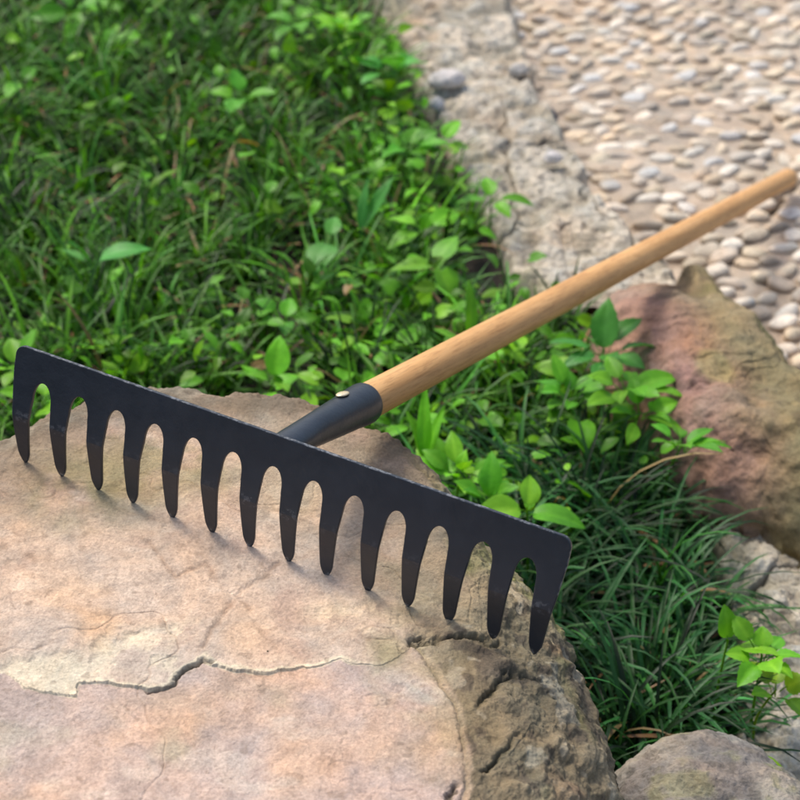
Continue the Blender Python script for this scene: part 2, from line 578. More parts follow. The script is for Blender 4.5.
def main_boulder():
    zp = .335
    out = poly([(-150, 570), (-60, 510), (0, 466), (45, 443), (90, 424), (180, 414), (240, 416), (300, 421), (350, 434), (395, 454),
                (435, 483), (478, 520), (530, 560), (580, 612), (608, 670), (624, 735), (631, 800), (600, 900), (500, 1000), (300, 1080), (50, 1080), (-150, 950), (-230, 750)], zp)
    cen = P(270, 690, zp)
    def t0f(ph):
        # the right-hand and near right shoulder is much broader
        a = np.cos(ph - math.radians(-5))
        return .84 - .30 * sstep(.35, .95, a)
    X, Y, Z, T, PH, S = rock_shape(out, cen, 820, 1700, t0f, top_plane, .085, .0, .03, 1)
    zz = Z
    rightness = sstep(.15, .8, np.cos(PH - math.radians(-5)))
    rough = sstep(.0, .5, S)
    # --- marks on the top, laid out on the top plane
    zq = .362
    Lg = poly([(-120, 676), (-40, 690), (0, 685), (15, 687), (30, 700), (75, 705), (79, 690), (100, 690), (140, 695), (170, 692), (183, 680), (203, 667), (215, 673),
               (250, 676), (275, 676), (293, 671), (312, 668), (327, 664), (339, 661), (357, 668), (380, 667), (400, 655), (412, 646)], zq)
    Rg = poly([(412, 646), (427, 661), (443, 682), (456, 703), (468, 740), (467, 777), (456, 805), (440, 850), (400, 940)], zq)
    jx = X + .006 * fbm(X, Y, 0 * X, 40, 5, 61, .62)
    jy = Y + .006 * fbm(X, Y, 0 * X, 40, 5, 67, .62)
    kx = X + .016 * fbm(X, Y, 0 * X, 24, 6, 62, .62)
    ky = Y + .016 * fbm(X, Y, 0 * X, 24, 6, 68, .62)
    d1, s1 = seg_dist(jx, jy, Lg)
    d2, s2 = seg_dist(jx, jy, Rg)
    # lower layer: below the ledge line and left of the curved line
    pg = np.concatenate([Lg, Rg[1:], poly([(300, 1200), (-300, 1200), (-400, 690)], zq)])
    low = inside(jx.ravel(), jy.ravel(), pg).reshape(X.shape)
    sd1 = np.where(low, -d1, d1)
    sd2 = np.where(low, -d2, d2)
    sd = np.where(d1 < d2, sd1, sd2)
    step = sstep(-.0012, .0012, sd)
    near1 = np.exp(-(d1 / .22) ** 2)
    h_up = .0045
    near_d2 = d2 < d1
    # upper slab is proud of the lower one along the ledge; along the curved line the mossy part lies lower
    hl = np.where(near_d2, -.006 * step * sstep(0, .06, d2 + .03), 0)
    wt = sstep(.0, .05, np.minimum(d1, .05) - np.minimum(d2, .05) + .03)
    Zm = np.zeros_like(Z)
    upper = (~low)
    xa, xb = P(60, 690, zq)[0], P(300, 660, zq)[0]
    hx = .32 + .68 * sstep(xa - .05, xa, X) * (1 - sstep(xb - .03, xb + .03, X))
    Zm += np.where(low, -.0022 * hx * np.exp(-(d1 / .16) ** 2), 0) * sstep(-.0, .0007, d1)
    right_zone = upper & (d2 < .25)
    gr = np.exp(-(d2 / (.0022 + .0012 * vnoise(X * 60, Y * 60, 0 * X, 5))) ** 2)
    Zm -= .0022 * gr
    # dark open crack under the lip
    ck = poly([(150, 697), (170, 693), (183, 681), (203, 667), (214, 671)], zq)
    dck, _ = seg_dist(jx, jy, ck)
    ckm = np.exp(-(dck / .0013) ** 2)
    Zm -= .0028 * ckm * sstep(-.6, .1, fbm(X, Y, 0 * X, 50, 2, 66))
    # a second mossy crack at the right, from the curve to the shoulder
    ck2 = poly([(415, 648), (440, 645), (470, 635), (500, 640)], zq)
    ck3 = poly([(468, 715), (490, 700), (505, 680), (540, 672)], zq - .01)
    ck4 = poly([(450, 810), (475, 790), (492, 765), (520, 745), (545, 742)], zq - .02)
    cm = np.zeros_like(Z)
    n_w = fbm(X, Y, 0 * X, 30, 3, 64)
    for c_ in (ck2, ck3, ck4):
        dd, _ = seg_dist(kx, ky, c_)
        cm = np.maximum(cm, np.exp(-(dd / .0022) ** 2) * sstep(-.5, .1, n_w))
    Zm -= .0045 * cm
    # scratches crossing in the middle of the slab
    sm = np.zeros_like(Z)
    for c_ in (poly([(205, 575), (222, 592), (252, 619)], zq), poly([(282, 572), (262, 590), (240, 606), (215, 635), (200, 656)], zq), poly([(150, 560), (178, 590), (205, 575)], zq)):
        dd, _ = seg_dist(jx, jy, c_)
        sm = np.maximum(sm, np.exp(-(dd / .0022) ** 2))
    Zm -= .0010 * sm
    # --- relief
    n_big = fbm(X, Y, Z, 5, 3, 71)
    n_mid = fbm(X, Y, Z, 22, 4, 75)
    n_fine = fbm(X, Y, Z, 90, 4, 79)
    n_rid = fbm(X, Y, Z, 16, 5, 83, ridged=True)
    mossy = np.where(low, 0, sstep(.0, .006, d2)) * sstep(-.01, .05, X - (P(440, 640, zq)[0] - .03)) * sstep(P(400, 560, zq)[1], P(400, 640, zq)[1], Y + .0 * X + .02 * fbm(X, Y, 0 * X, 20, 3, 72))
    amp = np.clip(rough + .25 * mossy, 0, 1)
    rel = .0016 * n_mid + .0011 * n_fine - .0006 * np.exp(-(fbm(X, Y, 0 * Z, 10, 4, 139) / .012) ** 2) + .0016 * n_big + amp * (.0055 * n_mid + .0035 * np.clip(n_rid, -.5, 1) - .0015 + .0040 * n_fine)
    # terraces on the rough flank
    q = fbm(X, Y, Z * 1.6, 11, 3, 87)
    rel += amp * .0035 * (np.round(q * 6) / 6 - q * .4)
    topmask = (T <= 1).astype(float)
    N = rock_normals(X, Y, Z)
    if N[5, 0, 2] < 0:
        N = -N
    tot = rel + Zm * (1 - sstep(.2, .9, S))
    X2, Y2, Z2 = X + N[..., 0] * tot, Y + N[..., 1] * tot, Z + N[..., 2] * tot
    # --- colours
    tan = np.array([.43, .315, .225])
    C = np.ones(X.shape + (3,)) * tan
    C = mixc(C, sstep(-.1, .5, n_big), (.51, .395, .305))
    C = mixc(C, sstep(.05, .5, fbm(X, Y, Z, 9, 4, 91)) * .45, (.48, .33, .23))
    C = mixc(C, sstep(.15, .5, fbm(X, Y, Z, 28, 4, 93)) * .45, (.40, .265, .20))
    # lower layer: pink and grey
    pink = np.ones(X.shape + (3,)) * np.array([.45, .345, .285])
    pink = mixc(pink, sstep(-.05, .45, fbm(X, Y, Z, 8, 4, 95)) * .8, (.45, .35, .30))
    pink = mixc(pink, sstep(.1, .5, fbm(X, Y, Z, 12, 4, 97)) * .6, (.55, .36, .23))
    pink = mixc(pink, sstep(.2, .5, fbm(X, Y, Z, 15, 4, 99)) * .5, (.36, .34, .23))
    C = np.where(low[..., None], pink, C)
    # cream broken edge above the ledge, wide in two places
    def blob(px, py, r, soft=.6):
        x0, y0 = P(px, py, zq)
        return 1 - sstep(soft, 1.25, (np.hypot((jx - x0), (jy - y0) * 1.0) / r + .5 * n_mid))
    wid = .003 + .004 * sstep(-.3, .3, fbm(X, Y, 0 * X, 30, 2, 101))
    cream = np.where(~low, 1 - sstep(.5, 1.0, d1 / wid), 1 - sstep(.0009, .0016, d1)) * (1 - .7 * sstep(P(330, 660, zq)[0], P(400, 650, zq)[0], X))
    big = np.maximum.reduce([blob(45, 688, .028), blob(150, 672, .034), blob(125, 690, .03), blob(182, 650, .02), blob(360, 645, .045), blob(400, 640, .028)])
    big = big * (~low) * sstep(-.05, .35, .22 + fbm(X, Y, 0 * X, 24, 5, 103))
    C = mixc(C, np.clip(np.maximum(cream, big) * .85, 0, 1), (.66, .56, .40))
    Z2 -= .0010 * sstep(.3, .7, big + .3 * n_fine) * (T <= 1)
    # ochre stains
    for px, py, r, a in ((110, 630, .035, .6), (60, 600, .06, .25), (250, 650, .03, .4), (435, 740, .03, .5), (330, 620, .03, .35)):
        C = mixc(C, blob(px, py, r, .1) * a * .7 * sstep(-.4, .4, fbm(X, Y, Z, 30, 4, 105)), (.53, .33, .17))
    # mineral specks, small pits and pale scuffs
    C *= (1 + .16 * fbm(X, Y, Z, 120, 3, 131) + .10 * fbm(X, Y, Z, 40, 4, 133))[..., None]
    C = mixc(C, sstep(.45, .65, fbm(X, Y, Z, 150, 2, 135)) * .35, (.22, .15, .10))
    C = mixc(C, sstep(.22, .5, fbm(X * .6 + Y, Y - .4 * X, Z, 36, 4, 137)) * .35, (.62, .52, .42))
    vein = np.exp(-(fbm(X, Y, 0 * Z, 10, 4, 139) / .012) ** 2) * sstep(0, .3, fbm(X, Y, 0 * Z, 6, 2, 141))
    C = mixc(C, vein * .28, (.30, .20, .13))
    # moss bloom under and behind the tines; brown darkens towards the back rim
    mo = np.zeros_like(Z)
    for px, py, r, a in ((85, 500, .055, .9), (140, 490, .06, .8), (185, 478, .06, .8), (240, 470, .06, .6), (300, 500, .05, .45), (420, 570, .05, .7), (460, 600, .05, .8), (495, 590, .05, .6), (385, 655, .02, .8), (440, 655, .03, .8), (155, 725, .03, .4), (480, 720, .05, .5)):
        mo = np.maximum(mo, blob(px, py, r, .2) * a)
    mo *= sstep(-.45, .15, fbm(X, Y, Z, 26, 5, 107))
    C = mixc(C, mo * .8, (.20, .18, .075))
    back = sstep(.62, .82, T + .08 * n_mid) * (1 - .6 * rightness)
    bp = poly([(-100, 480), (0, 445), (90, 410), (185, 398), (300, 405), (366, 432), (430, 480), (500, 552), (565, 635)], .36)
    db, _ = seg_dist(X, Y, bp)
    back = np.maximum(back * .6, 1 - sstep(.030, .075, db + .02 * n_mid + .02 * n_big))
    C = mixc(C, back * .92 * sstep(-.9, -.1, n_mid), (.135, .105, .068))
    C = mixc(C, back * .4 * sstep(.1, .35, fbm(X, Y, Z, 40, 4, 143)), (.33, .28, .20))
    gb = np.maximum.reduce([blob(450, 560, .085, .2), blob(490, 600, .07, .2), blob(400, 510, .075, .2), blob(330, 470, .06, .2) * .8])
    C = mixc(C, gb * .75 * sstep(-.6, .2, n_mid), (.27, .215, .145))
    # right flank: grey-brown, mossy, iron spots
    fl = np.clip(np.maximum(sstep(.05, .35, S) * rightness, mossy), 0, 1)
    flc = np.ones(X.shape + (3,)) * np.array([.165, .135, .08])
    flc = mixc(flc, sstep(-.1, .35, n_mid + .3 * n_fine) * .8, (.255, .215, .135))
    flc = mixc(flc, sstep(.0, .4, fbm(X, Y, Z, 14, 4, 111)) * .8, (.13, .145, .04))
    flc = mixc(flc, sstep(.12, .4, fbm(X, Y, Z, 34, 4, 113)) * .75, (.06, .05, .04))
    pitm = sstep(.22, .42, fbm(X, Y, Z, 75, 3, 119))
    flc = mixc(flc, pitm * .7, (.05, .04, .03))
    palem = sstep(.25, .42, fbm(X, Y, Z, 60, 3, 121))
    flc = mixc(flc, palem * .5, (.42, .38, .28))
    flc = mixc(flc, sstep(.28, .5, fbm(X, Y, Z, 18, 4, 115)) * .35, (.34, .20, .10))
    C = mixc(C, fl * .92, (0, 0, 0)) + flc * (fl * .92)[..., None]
    C = mixc(C, np.clip(cm * .75, 0, 1), (.06, .055, .03))
    C = mixc(C, np.clip(gr * .45 * (d2 < d1 + .01), 0, 1), (.17, .15, .09))
    C = mixc(C, ckm * .6, (.10, .07, .045))
    C = mixc(C, sm * .55 * sstep(-.4, .3, n_fine), (.27, .18, .12))
    o = finish_rock('boulder', X2, Y2, Z2, C, M_rock)
    tag(o, 'large flat-topped tan boulder carrying the rake head', 'boulder')
main_boulder()

def red_boulder():
    zp = .12
    out = poly([(596, 316), (618, 298), (645, 291), (668, 296), (672, 262), (690, 268), (722, 306), (762, 350), (800, 396), (860, 455), (905, 510), (905, 545), (850, 545),
                (800, 528), (770, 512), (730, 500), (695, 485), (655, 440), (625, 400), (602, 360)], zp)
    cen = P(735, 425, zp)
    X, Y, Z, T, PH, S = rock_shape(out, cen, 300, 620, lambda p: .38 + 0 * p, lambda x, y: .185 + 0 * x, .09, -.03, .015, 2)
    n_big = fbm(X, Y, Z, 7, 3, 171)
    n_mid = fbm(X, Y, Z, 20, 4, 175)
    n_f = fbm(X, Y, Z, 60, 4, 179)
    rid = fbm(X, Y, Z, 12, 4, 183, ridged=True)
    N = rock_normals(X, Y, Z)
    if N[5, 0, 2] < 0:
        N = -N
    tot = .010 * n_big + .007 * n_mid + .005 * n_f + .006 * rid + .004 * np.round(n_big * 6) / 3
    X2, Y2, Z2 = X + N[..., 0] * tot, Y + N[..., 1] * tot, Z + N[..., 2] * tot
    ax = poly([(640, 270), (672, 330), (715, 410), (765, 480), (800, 560)], .15)
    d, s = seg_dist(X, Y, ax)
    sd = d * s + .025 * n_big
    olive = sstep(-.03, .05, sd + .02 * n_mid)      # towards the path
    C = np.ones(X.shape + (3,)) * np.array([.30, .18, .135])
    C = mixc(C, sstep(-.1, .4, n_mid) * .7, (.34, .235, .175))
    C = mixc(C, sstep(.05, .4, fbm(X, Y, Z, 9, 4, 191)) * .7, (.27, .15, .135))
    C = mixc(C, sstep(.15, .45, fbm(X, Y, Z, 24, 4, 193)) * .6, (.27, .145, .085))
    ol = np.ones(X.shape + (3,)) * np.array([.20, .165, .085])
    ol = mixc(ol, sstep(-.1, .4, n_mid) * .7, (.27, .215, .125))
    ol = mixc(ol, sstep(.1, .4, fbm(X, Y, Z, 16, 4, 195)) * .6, (.12, .12, .045))
    C = C * (1 - olive[..., None]) + ol * olive[..., None]
    x0, y0 = P(712, 378, .17)
    sp = 1 - sstep(.5, 1.1, np.hypot((X - x0) / .018, (Y - y0) / .026) + .7 * n_mid)
    C = mixc(C, sp * .55, (.30, .27, .11))
    dk = sstep(.3, .5, fbm(X, Y, Z, 40, 3, 197))
    C = mixc(C, dk * .5, (.07, .05, .035))
    o = finish_rock('boulder', X2, Y2, Z2, C, M_rough)
    tag(o, 'reddish brown boulder with a mossy olive side between grass and pebble path', 'boulder')
red_boulder()

def grey_boulder():
    zp = .17
    out = poly([(596, 850), (606, 796), (622, 762), (655, 742), (700, 736), (742, 748), (790, 778), (838, 830), (865, 900), (840, 990), (720, 1040), (630, 980)], zp)
    cen = P(715, 870, zp)
    X, Y, Z, T, PH, S = rock_shape(out, cen, 260, 620, lambda p: .35 + 0 * p, lambda x, y: .225 + 0 * x, .075, .0, .01, 3)
    n_big = fbm(X, Y, Z, 8, 3, 271)
    n_mid = fbm(X, Y, Z, 26, 4, 275)
    n_f = fbm(X, Y, Z, 90, 4, 279)
    N = rock_normals(X, Y, Z)
    if N[5, 0, 2] < 0:
        N = -N
    tot = .007 * n_big + .006 * n_mid + .0035 * n_f
    X2, Y2, Z2 = X + N[..., 0] * tot, Y + N[..., 1] * tot, Z + N[..., 2] * tot
    C = np.ones(X.shape + (3,)) * np.array([.21, .195, .165])
    C = mixc(C, sstep(-.1, .4, n_mid) * .7, (.33, .29, .235))
    C = mixc(C, sstep(.1, .4, fbm(X, Y, Z, 14, 4, 291)) * .7, (.17, .145, .13))
    C = mixc(C, sstep(.2, .45, fbm(X, Y, Z, 30, 4, 293)) * .5, (.22, .21, .09))
    C = mixc(C, sstep(.28, .45, fbm(X, Y, Z, 70, 3, 295)) * .6, (.09, .08, .07))
    o = finish_rock('boulder', X2, Y2, Z2, C, M_rough)
    tag(o, 'rounded grey boulder at the foot of the dark grass beside the mortar kerb', 'boulder')
grey_boulder()

# loose stones lying on the kerb
def loose_stone(px, py, z, a, b, c, rot, colour, label, seed):
    bm = bmesh.new()
    bmesh.ops.create_icosphere(bm, subdivisions=5, radius=1)
    q = np.array([v.co[:] for v in bm.verts])
    fi = np.array([[v.index for v in f.verts] for f in bm.faces])
    bm.free()
    r = 1 + .22 * fbm(q[:, 0], q[:, 1], q[:, 2], 1.1, 3, seed) + .06 * fbm(q[:, 0], q[:, 1], q[:, 2], 5, 3, seed + 4)
    r += .10 * np.round(fbm(q[:, 0], q[:, 1], q[:, 2], 1.7, 2, seed + 9) * 3) / 3
    q = q * r[:, None] * [a, b, c]
    R = np.array([[math.cos(rot), -math.sin(rot)], [math.sin(rot), math.cos(rot)]])
    q[:, :2] = q[:, :2] @ R.T
    col = np.array(colour) * (1 + .35 * fbm(q[:, 0], q[:, 1], q[:, 2], 120, 4, seed + 2))[:, None]
    o = mesh_np('stone', q, fi, M_rough, attrs={'tint': np.clip(col, .01, .9)})
    x, y = P(px, py, z)
    o.location = (x, y, z)
    tag(o, label, 'stone', 'loose stones on the mortar kerb')
loose_stone(447, 80, .115, .026, .017, .013, .2, (.55, .52, .50), 'pale angular stone on the kerb edge, largest of the loose stones', 301)
loose_stone(437, 104, .105, .010, .009, .008, .9, (.50, .50, .52), 'small whitish stone just below the pale angular stone on the kerb', 302)
loose_stone(549, 118, .030, .012, .012, .016, .3, (.07, .085, .12), 'dark blue-grey stone between the kerb and the pebbles', 303)
loose_stone(518, 70, .105, .016, .011, .010, .5, (.42, .40, .37), 'grey stone at the broken outer edge of the kerb, near the pebbles', 304)
loose_stone(552, 158, .105, .012, .010, .009, .1, (.60, .57, .55), 'whitish chip on the kerb below the dark blue-grey stone', 305)

# ------------------------------------------------------------------ the rake
def build_rake():
    xq = np.array(XQ)
    r = xq[1:4]
    t = np.linalg.norm(r)
    k = r / t
    K = np.array([[0, -k[2], k[1]], [k[2], 0, -k[0]], [-k[1], k[0], 0]])
    R = (np.eye(3) + math.sin(t) * K + (1 - math.cos(t)) * K @ K) @ np.array([[1, 0, 0], [0, 0, -1], [0, 1, 0]], float)
    Mc = np.array([[1, 0, 0], [0, -sn, cs], [0, -cs, -sn]])      # camera axes (right, down, forward) in the world
    Rw = Mc @ R
    tw = Mc @ xq[4:7] + [0, 0, CAMH]
    root = empty('garden_rake', tw, 'garden rake with black steel head on the flat boulder and long wooden handle', 'rake')
    root.rotation_euler = Matrix(Rw.tolist()).to_euler()
    p, L, yt, H = .03, xq[7], xq[8], xq[9]
    th = .0030
    zs = -.0175                         # where tines leave the plate
    a0 = .0074
    XE = .2045
    def gaphalf(z):
        zz = -z
        if zz < a0 * 1.9:
            u = 1 - zz / (a0 * 1.9)
            return a0 * math.sqrt(max(0, 1 - u * u))
        return a0 + (zz - a0 * 1.9) * .066
    def ybend(z):
        zb = -.030
        if z > zb:
            return 0
        u = (zb - z) / (L + zb)
        return yt * (u ** 1.15)
    # plate outline
    pts = []
    rc = .0075
    for i in range(9):
        a = math.pi / 2 * i / 8
        pts.append((XE - rc + rc * math.sin(a), H - rc + rc * math.cos(a)))
    pts.append((XE + .0002, 0.004))
    pts.append((XE - .0012, zs))
    for g_ in range(12, -1, -1):
        xg = (g_ - 6) * p
        zl = [zs + (0 - zs) * (1 - math.cos(math.pi / 2 * j / 12)) for j in range(13)]
        # right side going up, then left side going down
        ring = [(xg + gaphalf(z), z) for z in np.linspace(zs, -a0 * 1.9, 4)]
        ring += [(xg + a0 * math.cos(a), -a0 * 1.9 + a0 * 1.9 * math.sin(a)) for a in np.linspace(0, math.pi, 21)[1:-1]]
        ring += [(xg - gaphalf(z), z) for z in np.linspace(-a0 * 1.9, zs, 4)]
        pts += ring
    pts.append((-XE + .0012, zs))
    pts.append((-XE - .0002, 0.004))
    for i in range(9):
        a = math.pi / 2 * i / 8
        pts.append((-XE + rc - rc * math.cos(a), H - rc + rc * math.sin(a)))
    bm = bmesh.new()
    rr = random.Random(3)
    vs = [bm.verts.new((x, -th / 2, z)) for x, z in pts]
    f = bm.faces.new(vs)
    ext = bmesh.ops.extrude_face_region(bm, geom=[f])
    nv = [v for v in ext['geom'] if isinstance(v, bmesh.types.BMVert)]
    for v in nv:
        v.co.y = th / 2
    bmesh.ops.recalc_face_normals(bm, faces=bm.faces)
    ed = []
    for e in bm.edges:
        a_, b_ = e.verts
        if abs(a_.co.y - b_.co.y) > 1e-5:
            continue
        if abs(a_.co.z - zs) < 1e-6 and abs(b_.co.z - zs) < 1e-6:
            continue
        ed.append(e)
    bmesh.ops.bevel(bm, geom=ed, offset=.0006, segments=2, affect='EDGES', profile=.6)
    me = bpy.data.meshes.new('head_plate')
    bm.to_mesh(me)
    bm.free()
    co = np.empty(len(me.vertices) * 3)
    me.vertices.foreach_get('co', co)
    co = co.reshape(-1, 3)
    at = me.attributes.new('wear', 'FLOAT', 'FACE')      # bare metal only along the top edge and the two ends
    w = np.array([1.0 if (f_.center.z > H - .0012 or abs(f_.center.x) > XE - .0009) and f_.area < 1e-3 else 0.0 for f_ in me.polygons], np.float32)
    at.data.foreach_set('value', w)
    me.materials.append(M_paint)
    o = bpy.data.objects.new('head_plate', me)
    sc.collection.objects.link(o)
    o.parent = root
    # tines
    def tine(i):
        xc = (i - 6.5) * p
        zsr = np.concatenate([np.linspace(zs, -.030, 8), np.linspace(-.030, -L + .010, 14)[1:]])
        rows = []
        r2 = random.Random(50 + i)
        lean = r2.gauss(0, .0009)
        for z in zsr:
            rows.append(z)
        for q in np.linspace(0, 1, 9)[1:]:
            rows.append(-L + .010 - .010 * q)
        V, W = [], []
        for z in rows:
            g2 = gaphalf(max(z, -L + .010))
            w_ = p / 2 - g2
            wl = wr = w_
            if i == 0:
                wl = XE - .0012 + ((i - 6.5) * p) - (zs - z) * .12 if False else (XE - .0012) - 6.5 * p - (zs - z) * .085
            if i == 13:
                wr = (XE - .0012) - 6.5 * p - (zs - z) * .085
            if z < -L + .010:
                u = (-L + .010 - z) / .010
                s_ = math.sqrt(max(0, 1 - u ** 1.6)) * .78 + .22 * (1 - u)
                wl *= s_
                wr *= s_
            u2 = max(0, (zs - z) / (L + zs))
            t2 = th / 2 * (1 - .15 * u2)
            if z < -L + .006:
                t2 *= .55 + .45 * (z + L) / .006
            y = ybend(z)
            sh = lean * u2
            bv = min(.0006, max(wl, .0004) * .5)
            bv2 = min(.0006, t2 * .5)
            yb = y
            loop = [(-wl, -t2 + bv2), (-wl + bv, -t2), (wr - bv, -t2), (wr, -t2 + bv2), (wr, t2 - bv2), (wr - bv, t2), (-wl + bv, t2), (-wl, t2 - bv2)]
            for lx, ly in loop:
                V.append((xc + sh + lx, yb + ly, z))
                W.append(.0)
        V = np.array(V)
        n = len(rows)
        F = grid_faces(n, 8, True)
        me = bpy.data.meshes.new('tine')
        faces = [tuple(int(a) for a in q) for q in F] + [tuple(range((n - 1) * 8, n * 8))]
        me.from_pydata([tuple(v) for v in V], [], faces)
        bm2 = bmesh.new()
        bm2.from_mesh(me)
        bmesh.ops.recalc_face_normals(bm2, faces=bm2.faces)
        bm2.to_mesh(me)
        bm2.free()
        a = me.attributes.new('wear', 'FLOAT', 'POINT')
        ww = np.where((V[:, 2] < -.026) & (V[:, 2] > -.033), .45 if i in (0, 1, 6, 7, 13) else .12, 0.)
        ww = np.where(V[:, 2] < -L + .005, .9, ww)
        a.data.foreach_set('value', ww.astype(np.float32))
        me.materials.append(M_paint)
        q = bpy.data.objects.new('tine', me)
        sc.collection.objects.link(q)
        q.parent = root
        return q
    for i in range(14):
        tine(i)
    # handle axis in the rake's frame
    A = Vector((0, 0, float(xq[14])))
    D = Vector((float(xq[15]), math.cos(xq[10]), math.sin(xq[10]))).normalized()
    Q = D.to_track_quat('Z', 'Y').to_matrix().to_4x4()
    Q.translation = A
    hl, hs = float(xq[11]) + .014, float(xq[12]) - .014
    rh = float(xq[13]) / 2
    def lathe(name, prof, mat, parent, seg=64, oval=None, closed=True, smooth=True):
        V = []
        for z, r_ in prof:
            fx = fy = 1
            if oval:
                fx, fy = oval(z)
            for k_ in range(seg):
                a = 2 * math.pi * k_ / seg
                V.append((r_ * fx * math.cos(a), r_ * fy * math.sin(a), z))
        F = grid_faces(len(prof), seg, True)
        ob = mesh_np(name, np.array(V), F, mat, parent, smooth, {'wear': np.zeros(len(V))})
        return ob
    # wooden handle: long, very slightly tapered, rounded butt
    prof = []
    for z in np.linspace(hs - .008, hs + hl - .014, 90):
        u = (z - hs) / hl
        prof.append((z, rh * (1.02 - .05 * u) * (1 + .006 * math.sin(z * 23))))
    re = prof[-1][1]
    z_e = hs + hl
    for q in np.linspace(0, 1, 10)[1:]:
        prof.append((z_e - .014 + .014 * math.sin(q * math.pi / 2), max(re * math.cos(q * math.pi / 2) ** .7, .0002)))
    h = lathe('handle', prof, M_wood, root)
    h.matrix_local = Q
    # socket: tapered tube, open at the handle end with a rolled lip
    ro = rh * 1.15
    prof = [(hs - .007, rh * 1.03), (hs - .001, rh * 1.03), (hs, rh * 1.06), (hs + .0008, ro - .0008), (hs + .0002, ro), (hs - .0012, ro + .0001), (hs - .010, ro * .995)]
    for z in np.linspace(hs - .02, .018, 16):
        u = (hs - z) / hs
        prof.append((z, ro * (1 - .40 * u)))
    prof += [(.008, ro * .60), (.0025, ro * .54)]
    def oval(z):
        u = min(1, max(0, (.05 - z) / .05))
        return 1 + .25 * u, 1 - .25 * u
    s_ = lathe('socket', prof, M_paint, root, 64, oval)
    s_.matrix_local = Q
    # bright rivet in a slot on top of the socket
    up = Vector((0, 0, 1))
    Minv = Q.inverted()
    loc_up = (Minv.to_3x3() @ Matrix(Rw.tolist()).inverted() @ Vector((-.34, -.35, .87))).normalized()
    loc_up.z = 0
    loc_up.normalize()
    zc = hs - .031
    rloc = Vector((loc_up.x * (ro * .955), loc_up.y * (ro * .955), zc))
    bm = bmesh.new()
    bmesh.ops.create_uvsphere(bm, u_segments=24, v_segments=12, radius=1)
    for v in bm.verts:
        v.co = Vector((v.co.x * .0042, v.co.y * .0066, v.co.z * .0015))
    me = bpy.data.meshes.new('rivet')
    bm.to_mesh(me)
    bm.free()
    me.materials.append(M_rivet)
    for f_ in me.polygons:
        f_.use_smooth = True
    rv = bpy.data.objects.new('rivet', me)
    sc.collection.objects.link(rv)
    rv.parent = s_
    zax = loc_up
    yax = Vector((0, 0, 1))
    xax = yax.cross(zax)
    rv.matrix_local = Matrix.Translation(rloc) @ Matrix((xax, yax, zax)).transposed().to_4x4()
    return root
XQ = [1.756745, 0.331722, 0.372904, 0.255871, -0.081528, 0.043220, 1.147501, 0.069912, 0.012763, 0.022240, -0.017645, 1.251954, 0.137545, 0.026304, 0.012395, 0.046029]
build_rake()

# ------------------------------------------------------------------ vegetation
rock_polys = [poly([(-170, 570), (-60, 510), (0, 470), (45, 440), (90, 420), (180, 410), (300, 415), (400, 460), (470, 520), (540, 610), (580, 700), (600, 800), (500, 1100), (-100, 1100), (-300, 750)], .335),
              poly([(606, 320), (645, 300), (690, 280), (800, 400), (900, 540), (860, 590), (790, 555), (730, 515), (660, 450), (610, 370)], .12),
              poly([(600, 850), (612, 790), (640, 755), (700, 745), (790, 785), (850, 860), (840, 990), (630, 980)], .17)]

def free_bed(x, y):
    m = bed_inside(x, y)
    for e in (kl, k2l):
        d, s = seg_dist(x, y, e)
        m &= d > .012 + .02 * (vnoise(x * 20, y * 20, x * 0, 9) + .5)
    for pg in rock_polys:
        m &= ~inside(x, y, pg)
    return m

def blades(base, az, length, tilt0, droop, width, seed, seg=7):
    """curved, keeled ribbons. base (n,3); returns V (n,seg+1,3,3)"""
    n = len(base)
    V = np.zeros((n, seg + 1, 3, 3))
    pos = base.copy()
    el = tilt0.copy()
    h = np.stack([np.cos(az), np.sin(az), 0 * az], 1)
    side = np.stack([-np.sin(az), np.cos(az), 0 * az], 1)
    az2 = az.copy()
    tw = rng.normal(0, .25, n)
    for k in range(seg + 1):
        u = k / seg
        w = width * (np.clip(1.15 - u, 0, 1) ** .55) * (.55 + .45 * min(1, u * 4)) * (1 if k < seg else .12)
        h = np.stack([np.cos(az2), np.sin(az2), 0 * az2], 1)
        side = np.stack([-np.sin(az2), np.cos(az2), 0 * az2], 1)
        fwd = h * np.cos(el)[:, None]
        fwd[:, 2] = np.sin(el)
        nrm = np.cross(side, fwd)
        V[:, k, 0] = pos - side * w[:, None] * .5 + nrm * (w * .16)[:, None] * -1
        V[:, k, 1] = pos
        V[:, k, 2] = pos + side * w[:, None] * .5 + nrm * (w * .16)[:, None] * -1
        pos = pos + fwd * (length / seg)[:, None]
        el = el - droop / seg * (.5 + u)
        az2 = az2 + tw / seg
    return V

def blade_mesh(name, V, cols, mat):
    n, s = V.shape[0], V.shape[1]
    base = (np.arange(n) * s * 3)[:, None, None]
    k = np.arange(s - 1)[None, :, None]
    j = np.arange(2)[None, None, :]
    a = base + k * 3 + j
    F = np.stack([a, a + 1, a + 4, a + 3], -1).reshape(-1, 4)
    u = np.linspace(0, 1, s)
    C = cols[:, None, None, :] * (np.ones((n, s, 3, 1)))
    return mesh_np(name, V.reshape(-1, 3), F, mat, attrs={'tint': C.reshape(-1, 3)})

def scatter(n, x0, x1, y0, y1):
    x = rng.uniform(x0, x1, n)
    y = rng.uniform(y0, y1, n)
    m = free_bed(x, y)
    return x[m], y[m]

def to_px(x, y, z):
    dz = z - CAMH
    f = y * cs - dz * sn
    return 400 + FPX * x / f, 400 - FPX * (y * sn + dz * cs) / f

